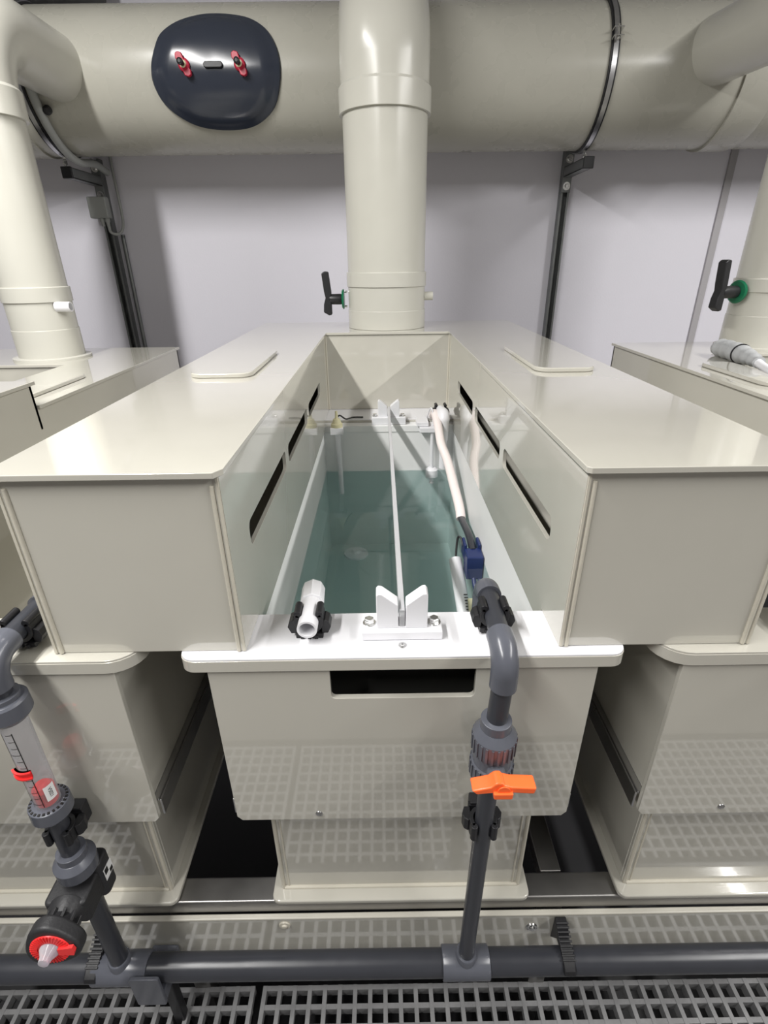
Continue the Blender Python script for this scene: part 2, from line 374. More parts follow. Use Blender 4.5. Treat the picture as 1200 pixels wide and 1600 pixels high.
tank(0, 'middle beige tank with white rim, filled with water under the tall exhaust hood', -0.249, 0.249, 0.024, True)
tank(-0.764, 'left beige tank with beige rim behind the red and clear flow meter', -0.95, -0.575, 0.05, False)
tank(0.752, 'right beige tank at the photo\'s right edge, rivet low on its front', 0.563, 0.938, 0.05, False)

# water
bm = new(); box(bm, -0.2484, 0.2484, 0.0948, 1.2842, -0.530, -0.197)
bm.faces.ensure_lookup_table()
for f in bm.faces: f.material_index = 0 if f.calc_center_median().z > -0.20 else 1
bmesh.ops.bisect_plane(bm, geom=bm.verts[:]+bm.edges[:]+bm.faces[:], plane_co=(0, 0, -10), plane_no=(0, 0, 1))
obj('tank_water', bm, ['water', 'waterside'], sm=False, label='clear teal water filling the middle white-lined tank', cat='water')

# ================================================================ exhaust hoods
def slot(y0, y1, z0, z1, r=0.014): return rrect(y0, y1, z0, z1, r, 5)
def hatch(p, x0, x1, y0, y1, z):
    bm = new(); prism(bm, rrect(x0, x1, y0, y1, 0.035, 8), (0, 0, 0), X, Y, Z, z, z+0.011); return obj('hatch_cover', bm, 'pp', p, 0.003)
def u_hood(cx, a, b, h, label, zskirt, D1=1.49, D2=1.878, yf=0.0, hatches=True, a2=None):
    aL, aR = (a, a)
    e = empty('exhaust_hood', (cx, 0.9, 0), label, 'hood'); t = 0.008; ov = 0.011; ovi = 0.006
    c = 0.014
    ol = [(cx-b-ov, D2+ov), (cx-b-ov, yf-ov), (cx-aL-0.004, yf-ov), (cx-aL+ovi, yf-ov+0.016), (cx-aL+ovi, D1-ovi), (cx+aR-ovi, D1-ovi), (cx+aR-ovi, yf-ov+0.006), (cx+aR-ovi+0.006, yf-ov), (cx+b+ov, yf-ov), (cx+b+ov, D2+ov)]
    obj('top_panel', plate(ol, [], 0.009, XY(h)), 'pp', e, 0.0012)
    hz = h*0.54
    sl = [slot(0.108, 0.468, hz-0.032, hz+0.012), slot(0.505, 0.848, hz-0.032, hz+0.011), slot(0.890, 1.212, hz-0.031, hz+0.011)]
    inner = [(yf, 0.001), (yf+0.096, 0.001), (yf+0.096, 0.008), (yf+0.10, zskirt), (1.30, zskirt), (1.30, 0.001), (D1, 0.001), (D1, h), (yf, h)]
    for s in (-1, 1):
        xa = cx + s*a
        obj('inner_side_panel', plate(inner, sl, t, YZ(xa if s > 0 else xa-t)), 'pp', e, 0.001)
        xo = cx + s*b
        obj('outer_side_panel', plate([(yf, 0.001), (D2, 0.001), (D2, h), (yf, h)], [], t, YZ(xo-t if s > 0 else xo)), 'pp', e)
        x0, x1 = sorted((xa+s*t, xo-s*t))
        obj('front_panel', plate([(x0, 0.001), (x1, 0.001), (x1, h), (x0, h)], [], t, XZ(yf+0.0015)), 'pp', e)
        obj('bottom_panel', bx(x0, x1, yf+t+0.002, D2-t, 0.003, 0.008), 'pp', e)
        for xx, w_ in ((xa, 1), (xo, -1)):
            sg = s*w_
            bm = new()
            box(bm, *sorted((xx+sg*0.001, xx+sg*0.0055)), yf-0.0015, yf+0.01, 0.001, h-0.001)
            cyl(bm, (xx+sg*0.0115, yf+0.0005, 0.001), (xx+sg*0.0115, yf+0.0005, h-0.014), 0.0032, 12)
            obj('corner_weld', bm, 'bead', e, 0.0008)
        cyl_bm = cy((cx+s*(a-0.002), D1-0.002, 0.001), (cx+s*(a-0.002), D1-0.002, h-0.002), 0.0035, 10); obj('corner_weld', cyl_bm, 'bead', e)
        if hatches: 
            if s < 0: hatch(e, cx-0.49, cx-0.338, 0.61, 1.0, h+0.009)
            else: hatch(e, cx+0.350, cx+0.498, 0.63, 1.03, h+0.009)
    obj('inner_back_panel', bx(cx-a, cx+a, D1, D1+t, 0.001, h), 'pp', e)
    obj('back_panel', bx(cx-b, cx+b, D2-t, D2, 0.001, h), 'pp', e)
    bm = new(); box(bm, cx-a-t, cx+a+t, D1+t, D2-t, 0.003, 0.008); obj('bottom_panel', bm, 'pp', e)
    return e
u_hood(0, 0.246, 0.547, 0.296, 'tall U-shaped beige exhaust hood in the middle, round duct rising from its back', -0.033)
def low_hood(cx, a, b, s, label, D1=1.22, D2=1.61, yr=0.63, h1=0.232, h2=0.290):
    """neighbour hood: low at the back, raised box in front; s = side of the arm that faces the middle"""
    e = empty('exhaust_hood', (cx, 0.8, 0), label, 'hood'); t = 0.008; ov = 0.008
    ol = [(cx-b-ov, D2+ov), (cx-b-ov, yr), (cx-a+0.005, yr), (cx-a+0.005, D1-0.005), (cx+a-0.005, D1-0.005), (cx+a-0.005, yr), (cx+b+ov, yr), (cx+b+ov, D2+ov)]
    obj('top_panel', plate(ol, [], 0.009, XY(h1)), 'pp', e, 0.0012)
    for q in (-1, 1):
        xa, xo = cx+q*a, cx+q*b; x0, x1 = sorted((xa, xo))
        ys, zs = 0.02, -0.033
        prof = [(ys, 0.001), (D2, 0.001), (D2, h1), (yr, h1), (yr, h2), (ys, h2)]
        obj('outer_side_panel', plate(prof, [], t, YZ(xo-t if q > 0 else xo)), 'pp', e)
        sl = [slot(0.50, 0.80, 0.10, 0.132), slot(0.86, 1.2, 0.10, 0.132)]
        obj('inner_side_panel', plate([(ys, 0.001), (D1, 0.001), (D1, h1), (yr, h1), (yr, h2), (ys, h2)], sl, t, YZ(xa if q > 0 else xa-t)), 'pp', e)
        obj('raised_lid', bx(x0-ov, x1+ov, ys-0.01, yr+ov, h2, h2+0.009), 'pp', e, 0.0012)
        obj('cross_panel', bx(x0, x1, yr-t, yr, h1-0.05, h2), 'pp', e); obj('front_panel', bx(x0, x1, ys, ys+t, 0.001, h2), 'pp', e)
        hatch(e, x0+0.052, x1-0.055, 0.68, 1.0, h1+0.009)
        obj('bottom_panel', bx(x0+t, x1-t, ys+t, D2-t, 0.003, 0.008), 'pp', e)
    obj('inner_back_panel', bx(cx-a, cx+a, D1, D1+t, 0.001, h1), 'pp', e)
    obj('back_panel', bx(cx-b, cx+b, D2-t, D2, 0.001, h1), 'pp', e)
    return e
low_hood(-1.372, 0.246, 0.492, 1, 'low beige exhaust hood at the left edge with a raised front lid')
low_hood(1.366, 0.256, 0.461, -1, 'low beige exhaust hood at the right edge under the grey wrapped hose', yr=0.05, h1=0.242, h2=0.243, D1=1.2, D2=1.497)

# ================================================================ vertical ducts
def elbow_duct(cx, yc, r, zb, target, label, zc, sleeves):
    e = empty('vertical_duct', (cx, yc, zb), label, 'duct')
    k = 0.006
    bm = new(); z = zb
    cyl(bm, (cx, yc, zb), (cx, yc, sleeves[0]), r+0.002, 56); obj('base_socket', bm, 'duct', e, 0.002)
    bm = new(); lathe(bm, [(0, r), (sleeves[1]-sleeves[0], r)], (cx, yc, sleeves[0]), Z, 56); obj('damper_body', bm, 'duct', e)
    bm = new(); lathe(bm, [(0, r+0.001), (0, r+0.0045), (sleeves[2]-sleeves[1], r+0.0045), (sleeves[2]-sleeves[1]+0.002, r-0.002)], (cx, yc, sleeves[1]), Z, 56); obj('sleeve', bm, 'duct', e, 0.0015)
    bm = new(); cyl(bm, (cx, yc, sleeves[2]), (cx, yc, zc), r-0.002, 56); obj('pipe', bm, 'duct', e)
    bm = new(); lathe(bm, [(0, r-0.002), (0, r+0.009), (0.075, r+0.009), (0.085, r+0.001)], (cx, yc, zc), Z, 56); obj('coupling', bm, 'duct', e, 0.0015)
    d = Vector((target[0]-cx, target[1]-yc, 0)); L = d.length; d.normalize(); rad = min(0.19, L*0.8)
    zt = target[2]
    pts = [Vector((cx, yc, zc+0.08)), Vector((cx, yc, zt-rad))] + bend((cx, yc, zt-rad), Z, d, rad, 20) + [Vector(target)]
    bm = new(); sweep(bm, pts, r+0.001, 48); obj('elbow', bm, 'duct', e)
    return e
cd = elbow_duct(0.0, 1.684, 0.158, 0.305, (0.0, 1.98, 1.37), 'wide beige duct rising from the middle exhaust hood', 1.030, (0.376, 0.463, 0.515))
ld = elbow_duct(-1.262, 1.38, 0.108, 0.241, (-1.250, 1.93, 1.235), 'narrower beige duct at the left edge with a white peg on its collar', 0.971, (0.346, 0.437, 0.485))
rd = elbow_duct(1.366, 1.36, 0.112, 0.251, (1.262, 1.93, 1.265), 'narrower beige duct at the right edge behind the grey wrapped hose', 0.967, (0.365, 0.442, 0.485))
# flat foot plates of the side ducts
for d_, cx_, cy_, cz_ in ((ld, -1.262, 1.38, 0.241), (rd, 1.366, 1.36, 0.251)):
    bm = new(); lathe(bm, [(0, 0.130), (0.008, 0.130), (0.010, 0.110)], (cx_, cy_, cz_+0.0001), Z, 48); obj('foot_flange', bm, 'duct', d_)
# clamp strip on left duct
# screws + spigots
def spigot(p, parent, x0, x1, y, z, r=0.0165, m='duct'):
    bm = new(); lathe(bm, [(0, r), (abs(x1-x0), r), (abs(x1-x0), r*0.72), (abs(x1-x0)*0.5, r*0.7)], (x0, y, z), X if x1 > x0 else -X, 24, cap=False); obj('peg', bm, m, parent, 0.001)
spigot(0, cd, 0.154, 0.190, 1.66, 0.425)
spigot(0, ld, -1.170, -1.118, 1.325, 0.422, 0.0165, 'white')

def damper_handle(c, out, parent, s=1.0, stem=0.055):
    """butterfly handle: stem leaving the duct along 'out', green index disc, black paddle"""
    c = Vector(c); out = Vector(out).normalized(); side = out.cross(Z).normalized()
    bm = new(); lathe(bm, [(0, 0.037*s), (0.004, 0.039*s), (0.009, 0.034*s), (0.010, 0.018*s)], c, out, 36); g = obj('index_disc', bm, 'green', parent)
    bm = new(); lathe(bm, [(0.0, 0.019*s), (0.008, 0.021*s), (stem*0.75, 0.0205*s), (stem, 0.018*s)], c + out*0.008, out, 24)
    o = c + out*stem
    pts = [(-0.006, 0.098), (0.006, 0.106), (0.022, 0.104), (0.030, 0.03), (0.030, -0.03), (0.030, -0.060), (0.018, -0.062), (-0.004, -0.050), (-0.002, -0.02), (0.006, 0.006), (0.001, 0.03)]
    prism(bm, [(-(x-0.008)*s*1.0+0.02, y*s) for x, y in pts], o, out, Z, side, -0.016*s, 0.016*s)
    h = obj('damper_handle', bm, 'black', parent, 0.004)
    for zz in (0.028, -0.028):
        bm = new(); hexhead(bm, c + Z*zz*s - out*0.012, out, 0.005, 0.010); obj('screw', bm, 'chrome', h)
damper_handle((-0.176, 1.684, 0.415), (-1, 0, 0), cd)
damper_handle((1.240, 1.335, 0.443), (-0.93, -0.35, 0.0), rd, 0.98, 0.078)

# ================================================================ main horizontal duct
YD, ZD, RD = 2.10, 1.233, 0.245
e = empty('main_duct', (0, YD, ZD-RD), 'very large horizontal beige duct along the back wall, dark inspection cover on it', 'duct')
bm = new(); cyl(bm, (-4.4, YD, ZD), (3.6, YD, ZD), RD, 96); obj('pipe', bm, 'ductg', e)
bm = new(); lathe(bm, [(0, RD), (0, RD+0.010), (0.12, RD+0.010), (0.15, RD+0.001)], (1.385, YD, ZD), X, 96); obj('coupling', bm, 'ductg', e)
bm = new(); lathe(bm, [(0, RD), (0, RD+0.008), (0.25, RD+0.008), (0.25, RD)], (-1.46, YD, ZD), -X, 96); obj('coupling', bm, 'ductg', e)
for cx_, r_, tx in ((-1.26, 0.1225, 0), (1.27, 0.131, 0)):
    pass
# faint scribe marks
def cpt(x, th, r):
    th = math.radians(th); return Vector((x, YD - r*math.cos(th), ZD + r*math.sin(th)))
# inspection cover
e = empty('inspection_cover', cpt(-0.64, -5, RD), 'dark slate curved inspection cover with two red knobs on the large duct', 'cover')
OUT = [(-0.861, 9), (-0.879, -2), (-0.882, -14), (-0.858, -28), (-0.804, -39), (-0.740, -46), (-0.655, -49), (-0.561, -48), (-0.490, -42), (-0.428, -30), (-0.398, -14), (-0.391, 0), (-0.405, 13), (-0.439, 25), (-0.499, 34), (-0.571, 38), (-0.640, 39), (-0.700, 37), (-0.772, 31), (-0.832, 21)]
ol = smooth([Vector((x, t, 0)) for x, t in OUT + OUT[:1]], 4)[:-1]
bm = new(); cc = Vector((-0.640, -5, 0)); rings = []
for s_, rr in ((0.02, 0.020), (0.25, 0.020), (0.5, 0.020), (0.7, 0.0195), (0.84, 0.018), (0.87, 0.0145), (0.93, 0.0135), (0.985, 0.011), (1.0, 0.006), (1.0, 0.0)):
    rings.append([bm.verts.new(cpt(*(cc + (p-cc)*s_).xy, RD + rr)) for p in ol])
for A, B in zip(rings, rings[1:]):
    for k in range(len(ol)): bm.faces.new((A[k], A[(k+1) % len(ol)], B[(k+1) % len(ol)], B[k]))
bm.faces.new(rings[0]); obj('shell', bm, 'cover', e)
for xk in (-0.748, -0.540):
    c = cpt(xk, -2, RD+0.019); n = (cpt(xk, -2, 1)-cpt(xk, -2, 0)).normalized(); s, u, a = frame(n)
    bm = new(); hexo = []
    lathe(bm, [(0, 0.020), (0.010, 0.022), (0.018, 0.016)], c, n, 20)
    for sg in (-1, 1):
        pts = [(-0.010, 0.0), (0.010, 0.0), (0.016, 0.030*1), (0.006, 0.040), (-0.006, 0.040), (-0.013, 0.028)]
        u2 = (u*0.85 + s*0.5)*sg; s2 = u2.cross(a)
        prism(bm, pts, c, s2.normalized(), u2.normalized(), a, 0.004, 0.022)
    kn = obj('wing_knob', bm, 'pinkred', e, 0.003)
    bm = new(); lathe(bm, [(0.010, 0.008), (0.045, 0.008), (0.048, 0.011), (0.058, 0.011), (0.062, 0.005), (0.062, 0)], c, n, 16); obj('stud', bm, 'black', kn)
    bm = new(); lathe(bm, [(0.018, 0.012), (0.024, 0.012), (0.026, 0.009)], c, n, 16); obj('washer', bm, 'cream', kn)
bm = new(); c = cpt(-0.640, -2, RD+0.019)
prism(bm, rrect(-0.036, 0.036, -0.010, 0.010, 0.0098, 6), c, X, Z, Y, -0.012, 0.006); obj('grip', bm, 'black', e, 0.003)

# pipe straps round the large duct
def strap(x, label, w=0.032, clasp=True):
    e = empty('duct_strap', (x, YD, ZD-RD), label, 'strap')
    def ring(r0, r1, x0, x1): 
        bm = new(); rg = []
        for (r_, xx) in ((r0, x0), (r1, x0), (r1, x1), (r0, x1)): rg.append([bm.verts.new((xx, YD - r_*math.cos(2*PI*k/96), ZD + r_*math.sin(2*PI*k/96))) for k in range(96)])
        for i in range(4):
            for k in range(96): bm.faces.new((rg[i][k], rg[i][(k+1) % 96], rg[(i+1) % 4][(k+1) % 96], rg[(i+1) % 4][k]))
        return bm
    obj('rubber_lining', ring(RD+0.0005, RD+0.008, x-w/2, x+w/2), 'black', e)
    obj('steel_band', ring(RD+0.008, RD+0.012, x-w/2+0.007, x+w/2-0.007), 'steel', e)
    if clasp:
        c = cpt(x, 16, RD+0.012); n = (cpt(x, 16, 1)-cpt(x, 16, 0)).normalized(); tng = X.cross(n)
        bm = new()
        for k in (-1, 1): obox(bm, c + tng*0.014*k + n*0.010, X, n, tng, 0.018, 0.012, 0.002)
        cyl(bm, c + n*0.014 - tng*0.026, c + n*0.014 + tng*0.026, 0.004, 10); hexhead(bm, c + n*0.014 + tng*0.017, tng, 0.007, 0.006)
        obj('clasp', bm, 'chrome', e)
    return e
strap(0.868, 'steel and black rubber strap round the large duct, right of the middle duct')
strap(-1.395, 'steel and black rubber strap round the large duct beside the grey flexible conduit', clasp=False)

# struts with bracket arms
def strut(xs, zt, label):
    e = empty('strut_channel', (xs, YW-0.02, -1.4), label, 'strut')
    bm = new(); y0 = YW-0.041; hw = 0.0205
    box(bm, xs-hw, xs+hw, YW-0.003, YW-0.0005, -1.4, zt)
    for s in (-1, 1):
        box(bm, *sorted((xs+s*hw, xs+s*(hw-0.003))), y0, YW-0.003, -1.4, zt)
        box(bm, *sorted((xs+s*hw, xs+s*0.011)), y0-0.002, y0, -1.4, zt)
    obj('channel', bm, 'galv', e)
    return e
strut(0.905, 1.04, 'tall steel channel fixed to the back wall right of the middle duct')
strut(-1.405, 1.02, 'tall steel channel on the back wall behind the left duct, carrying the grey junction box')
def arm(xs, z, label):
    e = empty('bracket_arm', (xs, YW-0.045, z), label, 'bracket')
    bm = new(); hw = 0.0205; ya, yb = 2.085, YW-0.052
    box(bm, xs-hw, xs-hw+0.003, ya, yb, z-hw, z+hw); box(bm, xs+hw-0.003, xs+hw, ya, yb, z-hw, z+hw); box(bm, xs-hw, xs+hw, ya, yb, z-hw, z-hw+0.003)
    box(bm, xs-hw, xs-0.011, ya, yb, z+hw-0.002, z+hw); box(bm, xs+0.011, xs+hw, ya, yb, z+hw-0.002, z+hw)
    obj('channel', bm, 'galv', e)
    obj('end_cap', bx(xs-0.023, xs+0.023, ya-0.008, ya+0.004, z-0.023, z+0.023), 'black', e, 0.003)
    obj('wall_plate', bx(xs-0.0225, xs+0.0225, YW-0.0515, YW-0.0435, z-0.085, z+0.085), 'galv', e, 0.002)
    for dz in (-0.058, 0.055):
        bm = new(); hexhead(bm, (xs, YW-0.0515, z+dz), -Y, 0.010, 0.009, (0.018, 0.003)); obj('bolt', bm, 'chrome', e)
    bm = new(); cyl(bm, (xs-0.012, 2.11, z+0.01), (xs-0.012, 2.11, ZD-RD-0.008), 0.005, 12); lathe(bm, [(0, 0.009), (0.016, 0.009)], (xs-0.012, 2.11, ZD-RD-0.030), Z, 6); obj('threaded_rod', bm, 'chrome', e)
arm(0.905, 0.940, 'short steel bracket arm with black end cap under the large duct, right side')
arm(-1.405, 0.925, 'short steel bracket arm with black end cap under the large duct, left side')
# junction box, conduit
e = empty('junction_box', (-1.415, YW-0.05, 0.765), 'small square grey junction box on the left steel channel', 'junction box')
obj('box_body', bx(-1.462, -1.372, YW-0.092, YW-0.044, 0.765, 0.858), 'jbox', e, 0.005)
for x_ in (-1.40, -1.425):
    bm = new(); lathe(bm, [(0, 0.013), (0.014, 0.013), (0.02, 0.009), (0.034, 0.008)], (x_+0.01, YW-0.068, 0.765), -Z, 8); obj('cable_gland', bm, 'jbox', e)
bm = new(); sweep(bm, smooth([(-1.39, YW-0.068, 0.735), (-1.385, YW-0.068, 0.705), (-1.36, YW-0.06, 0.695), (-1.335, YW-0.045, 0.715), (-1.328, YW-0.03, 0.78), (-1.335, YW-0.02, 0.98), (-1.33, YW-0.02, 1.10)]), 0.007, 12)
obj('conduit', bm, 'cond', label='thin grey cable looping up beside the junction box', cat='cable')
bm = new(); sweep(bm, smooth([(-1.352, YW-0.015, -1.3), (-1.352, YW-0.015, 0.5), (-1.352, YW-0.015, 0.69)]), 0.010, 12)
obj('conduit', bm, 'galv', label='straight grey conduit running down beside the left steel channel', cat='conduit')
pts = [cpt(-1.345, t, RD+0.024) for t in range(8, -100, -6)] + [Vector((-1.345, YD+0.14, ZD-RD-0.01)), Vector((-1.345, YW-0.06, ZD-RD-0.028))]
bm = new(); sweep(bm, smooth(pts, 3), 0.0155, 16)
obj('flexible_conduit', bm, 'cond', label='thick grey flexible conduit curving under the large duct at left', cat='conduit')
bm = new(); c = cpt(-1.318, -30, RD+0.012); lathe(bm, [(0, 0.016), (0.012, 0.016), (0.02, 0.012), (0.022, 0)], c, (cpt(0, -30, 1)-cpt(0, -30, 0)), 14)
obj('cable_clip', bm, 'black', label='small black clip beside the flexible conduit', cat='clip')

# dark rounded ventilation outlet above the large duct at top left
bm = new(); cyl(bm, (-1.62, 2.18, 1.60), (-1.62, 2.18, 2.09), 0.46, 48)
obj('ceiling_duct', bm, 'jbox', label='grey round duct dropping from the ceiling above the large duct at left', cat='duct')

# ================================================================ V-notched holders and the clear strip
def vblock(y0, y1, zt, label, z0=0.0):
    e = empty('strip_holder', (0, (y0+y1)/2, 0), label, 'holder')
    bm = new(); box(bm, -0.065, 0.065, y0, y1, z0+0.0005, 0.017); obj('foot', bm, 'white', e, 0.002)
    pts = [(-0.041, 0.017), (0.041, 0.017), (0.041, zt-0.004), (0.038, zt), (0.032, zt-0.001), (0.0065, zt-0.022), (0.0055, 0.020), (-0.0055, 0.020), (-0.0065, zt-0.022), (-0.032, zt-0.001), (-0.038, zt), (-0.041, zt-0.004)]
    bm = new(); prism(bm, pts, (0, 0, 0), X, Z, Y, y0+0.010, y1-0.006); obj('notched_upright', bm, 'white', e, 0.0015)
    for s in (-1, 1):
        bm = new(); hexhead(bm, (s*0.053, (y0+y1)/2+0.004, 0.017), Z, 0.0085, 0.008, (0.011, 0.0015)); obj('bolt', bm, 'chrome', e, 0.0008)
    return e
vblock(0.020, 0.062, 0.083, 'white V-notched plastic holder on the front rim between two steel bolts')
vblock(1.290, 1.331, 0.080, 'white V-notched plastic holder on the back rim', -0.012)
bm = new(); box(bm, -0.0045, 0.0045, 0.030, 1.322, 0.0205, 0.052)
obj('clear_strip', bm, 'clearrod', bevel=0.001, label='long narrow clear plastic strip spanning the middle tank from front to back', cat='strip')
bm = new(); lathe(bm, [(0, 0.0075), (0.0015, 0.007), (0.002, 0.004), (0.004, 0.0035), (0.005, 0)], (0.0, 0.008, 0.0), Z, 20)
obj('screw', bm, 'chrome', label='small round steel screw in the front rim below the white holder', cat='screw')

# ================================================================ pipe clips
def clip(c, axis, up, r, label=None, length=0.030, parent=None, lever=1):
    c = Vector(c); a = Vector(axis).normalized(); u = Vector(up).normalized(); s = a.cross(u).normalized()
    e = empty('pipe_clip', c - u*(r+0.016), label, 'pipe clip')
    bm = new(); n = 22; o0 = math.radians(150); 
    outer = [(math.sin(t)*(r+0.0075), -math.cos(t)*(r+0.0075)) for t in [(-o0 + 2*o0*k/n) for k in range(n+1)]]
    inner = [(math.sin(t)*(r+0.0008), -math.cos(t)*(r+0.0008)) for t in [(-o0 + 2*o0*k/n) for k in range(n+1)]]
    o1 = math.radians(128)
    outer = [(math.sin(t)*(r+0.008), -math.cos(t)*(r+0.008)) for t in [(-o1 + 2*o1*k/n) for k in range(n+1)]]
    inner = [(math.sin(t)*(r+0.0008), -math.cos(t)*(r+0.0008)) for t in [(-o1 + 2*o1*k/n) for k in range(n+1)]]
    A = [[bm.verts.new(c + s*x + u*y + a*h) for x, y in L] for L in (outer, inner) for h in (-length/2, length/2)]
    for k in range(n):
        bm.faces.new((A[0][k], A[0][k+1], A[1][k+1], A[1][k])); bm.faces.new((A[2][k], A[3][k], A[3][k+1], A[2][k+1]))
        bm.faces.new((A[0][k], A[2][k], A[2][k+1], A[0][k+1])); bm.faces.new((A[1][k], A[1][k+1], A[3][k+1], A[3][k]))
    for k in (0, n): bm.faces.new((A[0][k], A[1][k], A[3][k], A[2][k]))
    obj('jaw', bm, 'black', e, 0.001)
    for q in (-1, 1):
        p = c + s*math.sin(o1)*(r+0.006)*q - u*math.cos(o1)*(r+0.006)
        obj('jaw_tip', cy(p - a*length/2, p + a*length/2, 0.006, 14), 'black', e, 0.001)
        pp_ = c + s*(r+0.010)*q - u*(r*0.4)
        bm = new(); prism(bm, [(0, 0.008), (0.006, 0.004), (0.009, -0.006), (0.004, -0.018), (-0.006, -0.018), (-0.006, 0.006)], pp_, s*q, u, a, -length*0.42, length*0.42); obj('latch', bm, 'black', e, 0.001)
    bm = new(); obox(bm, c - u*(r+0.0115), s, u, a, r+0.006, 0.0045, length/2+0.001)
    for q in (-1, 0, 1): obox(bm, c - u*(r+0.0125) + s*q*(r*0.7), s, u, a, 0.003, 0.0033, length/2+0.004)
    obj('saddle', bm, 'black', e, 0.001)
    return e

# ---- white pipe nozzle on the front rim
ZP = 0.0318
e = empty('nozzle_pipe', (-0.152, 0.07, ZP), 'short white plastic pipe held in a black clip on the front rim', 'pipe')
bm = new(); lathe(bm, [(0, 0.0125), (0, 0.016), (0.070, 0.016), (0.070, 0.0125)], (-0.150, 0.010, ZP), Y, 32, cap=False)
lathe(bm, [(0.0, 0.0126), (0.04, 0.0126), (0.04, 0)], (-0.150, 0.010, ZP), Y, 32, cap=False); obj('tube', bm, 'white', e)
bm = new(); lathe(bm, [(0, 0.016), (0.002, 0.0205), (0.045, 0.0205), (0.054, 0.015), (0.058, 0.009)], (-0.150, 0.078, ZP), Vector((-0.05, 1, 0)), 8); obj('hex_coupling', bm, 'white', e, 0.0015)
clip((-0.150, 0.045, ZP), Y, Z, 0.016, 'black pipe clip holding the short white pipe on the front rim')

# ================================================================ supply pipe (middle)
def nut(bm, o, axis, r, h, ribs=24):
    s, u, a = frame(axis); o = Vector(o); pr = [(0, r*0.86), (0.004, r*0.97), (h*0.72, r), (h*0.8, r*0.93), (h, r*0.72)]
    lathe(bm, pr, o, a, 48)
    for k in range(ribs):
        t = 2*PI*k/ribs; d = s*math.cos(t)+u*math.sin(t); obox(bm, o + a*h*0.38 + d*r, d, a, d.cross(a), 0.0012, h*0.30, 0.0018)
YP = -0.060; RP = 0.016; ZM = -0.812; RM = 0.0262
def riser(xp, zt, ylen, lab, elbow_top=True):
    """pipe that comes up in front of a tank and turns over its rim"""
    e = empty('supply_pipe', (xp, YP, ZM+0.03), lab, 'pipe')
    return e
xs = 0.143
e = empty('supply_pipe', (xs, YP, ZM), 'dark grey water pipe rising to the middle tank, bent over its front rim', 'pipe')
obj('lower_pipe', cy((xs-0.007, YP, ZM+0.028), (xs, YP, -0.225), RP, 32), 'pvcd', e)
obj('upper_pipe', cy((xs, YP, -0.105), (xs+0.004, YP, 0.0), RP, 32), 'pvcd', e)
pts = [Vector((xs+0.004, YP, -0.022)), Vector((xs+0.004, YP, 0.005))] + bend((xs+0.004, YP, 0.005), Z, Y, 0.031, 12) + [Vector((xs+0.004, YP+0.048, 0.036))]
bm = new(); sweep(bm, pts, 0.0205, 32); obj('elbow', bm, 'pvc', e, 0.0015)
obj('top_pipe', cy((xs+0.004, YP+0.04, 0.036), (xs+0.008, 0.105, 0.036), RP, 32), 'pvcd', e)
pts = [Vector((xs+0.008, 0.088, 0.036)), Vector((xs+0.008, 0.10, 0.036))] + bend((xs+0.008, 0.10, 0.036), Y, -Z, 0.026, 12) + [Vector((xs+0.008, 0.126, -0.03))]
bm = new(); sweep(bm, pts, 0.0205, 32); obj('elbow', bm, 'pvc', e, 0.0015)
obj('drop_pipe', cy((xs+0.008, 0.126, -0.02), (xs+0.008, 0.126, -0.10), RP, 32), 'pvcd', e)
clip((xs+0.006, 0.048, 0.036), Y, Z, RP, 'black pipe clip holding the dark grey pipe on the front rim')
# ball valve
v = empty('ball_valve', (xs, YP, -0.165), 'grey ball valve with orange handle on the middle supply pipe', 'valve')
bm = new(); lathe(bm, [(0, 0.0165), (0, 0.024), (0.020, 0.024), (0.021, 0.020)], (xs, YP, -0.108), Z, 40); obj('socket', bm, 'pvc', v, 0.001)
bm = new(); nut(bm, (xs, YP, -0.155), Z, 0.0345, 0.050); obj('union_nut', bm, 'pvc', v)
bm = new(); nut(bm, (xs, YP, -0.176), -Z, 0.0345, 0.046); obj('union_nut', bm, 'pvc', v)
bm = new(); cyl(bm, (xs, YP, -0.18), (xs, YP, -0.150), 0.031, 40); cyl(bm, (xs, YP-0.01, -0.172), (xs, YP-0.048, -0.172), 0.015, 28); obj('valve_body', bm, 'pvc', v, 0.001)
bm = new(); lathe(bm, [(0, 0.0165), (0, 0.024), (0.018, 0.024)], (xs, YP, -0.232), Z, 40); obj('socket', bm, 'pvc', v, 0.001)
bm = new(); yo = YP-0.040; zo = -0.166
pts = [(-0.048, 0.000), (-0.020, 0.012), (-0.014, 0.022), (-0.010, 0.026), (-0.002, 0.026), (0.000, 0.018), (0.012, 0.012), (0.050, 0.007), (0.047, -0.014), (0.010, -0.008), (-0.010, -0.008), (-0.040, -0.014)]
hp = [(x_, z_*0.62) for x_, z_ in pts]
prism(bm, hp, (xs+0.004, yo, zo), X, Z, -Y, 0.002, 0.026)
h = obj('handle', bm, 'orange', v, 0.003, label='orange butterfly handle')
bm = new(); prism(bm, [(-0.015, -0.012), (0.013, -0.012), (0.014, 0.0), (-0.016, 0.0)], (xs+0.004, yo, zo), X, Z, -Y, 0.020, 0.032); obj('handle_tab', bm, 'orange', h, 0.002)
bm = new(); cyl(bm, (xs+0.004, yo-0.0262, zo+0.001), (xs+0.004, yo-0.0285, zo+0.001), 0.010, 24); obj('handle_boss', bm, 'orange', h, 0.001)
clip((xs-0.003, YP, -0.345), Z, -Y, RP, 'black pipe clip on the middle supply pipe below the orange valve handle', length=0.034)
bm = new(); box(bm, xs-0.022, xs+0.016, -0.0365, -0.0145, -0.368, -0.322)
obj('clip_bracket', bm, 'black', bevel=0.002, label='black block behind the middle pipe clip', cat='bracket')

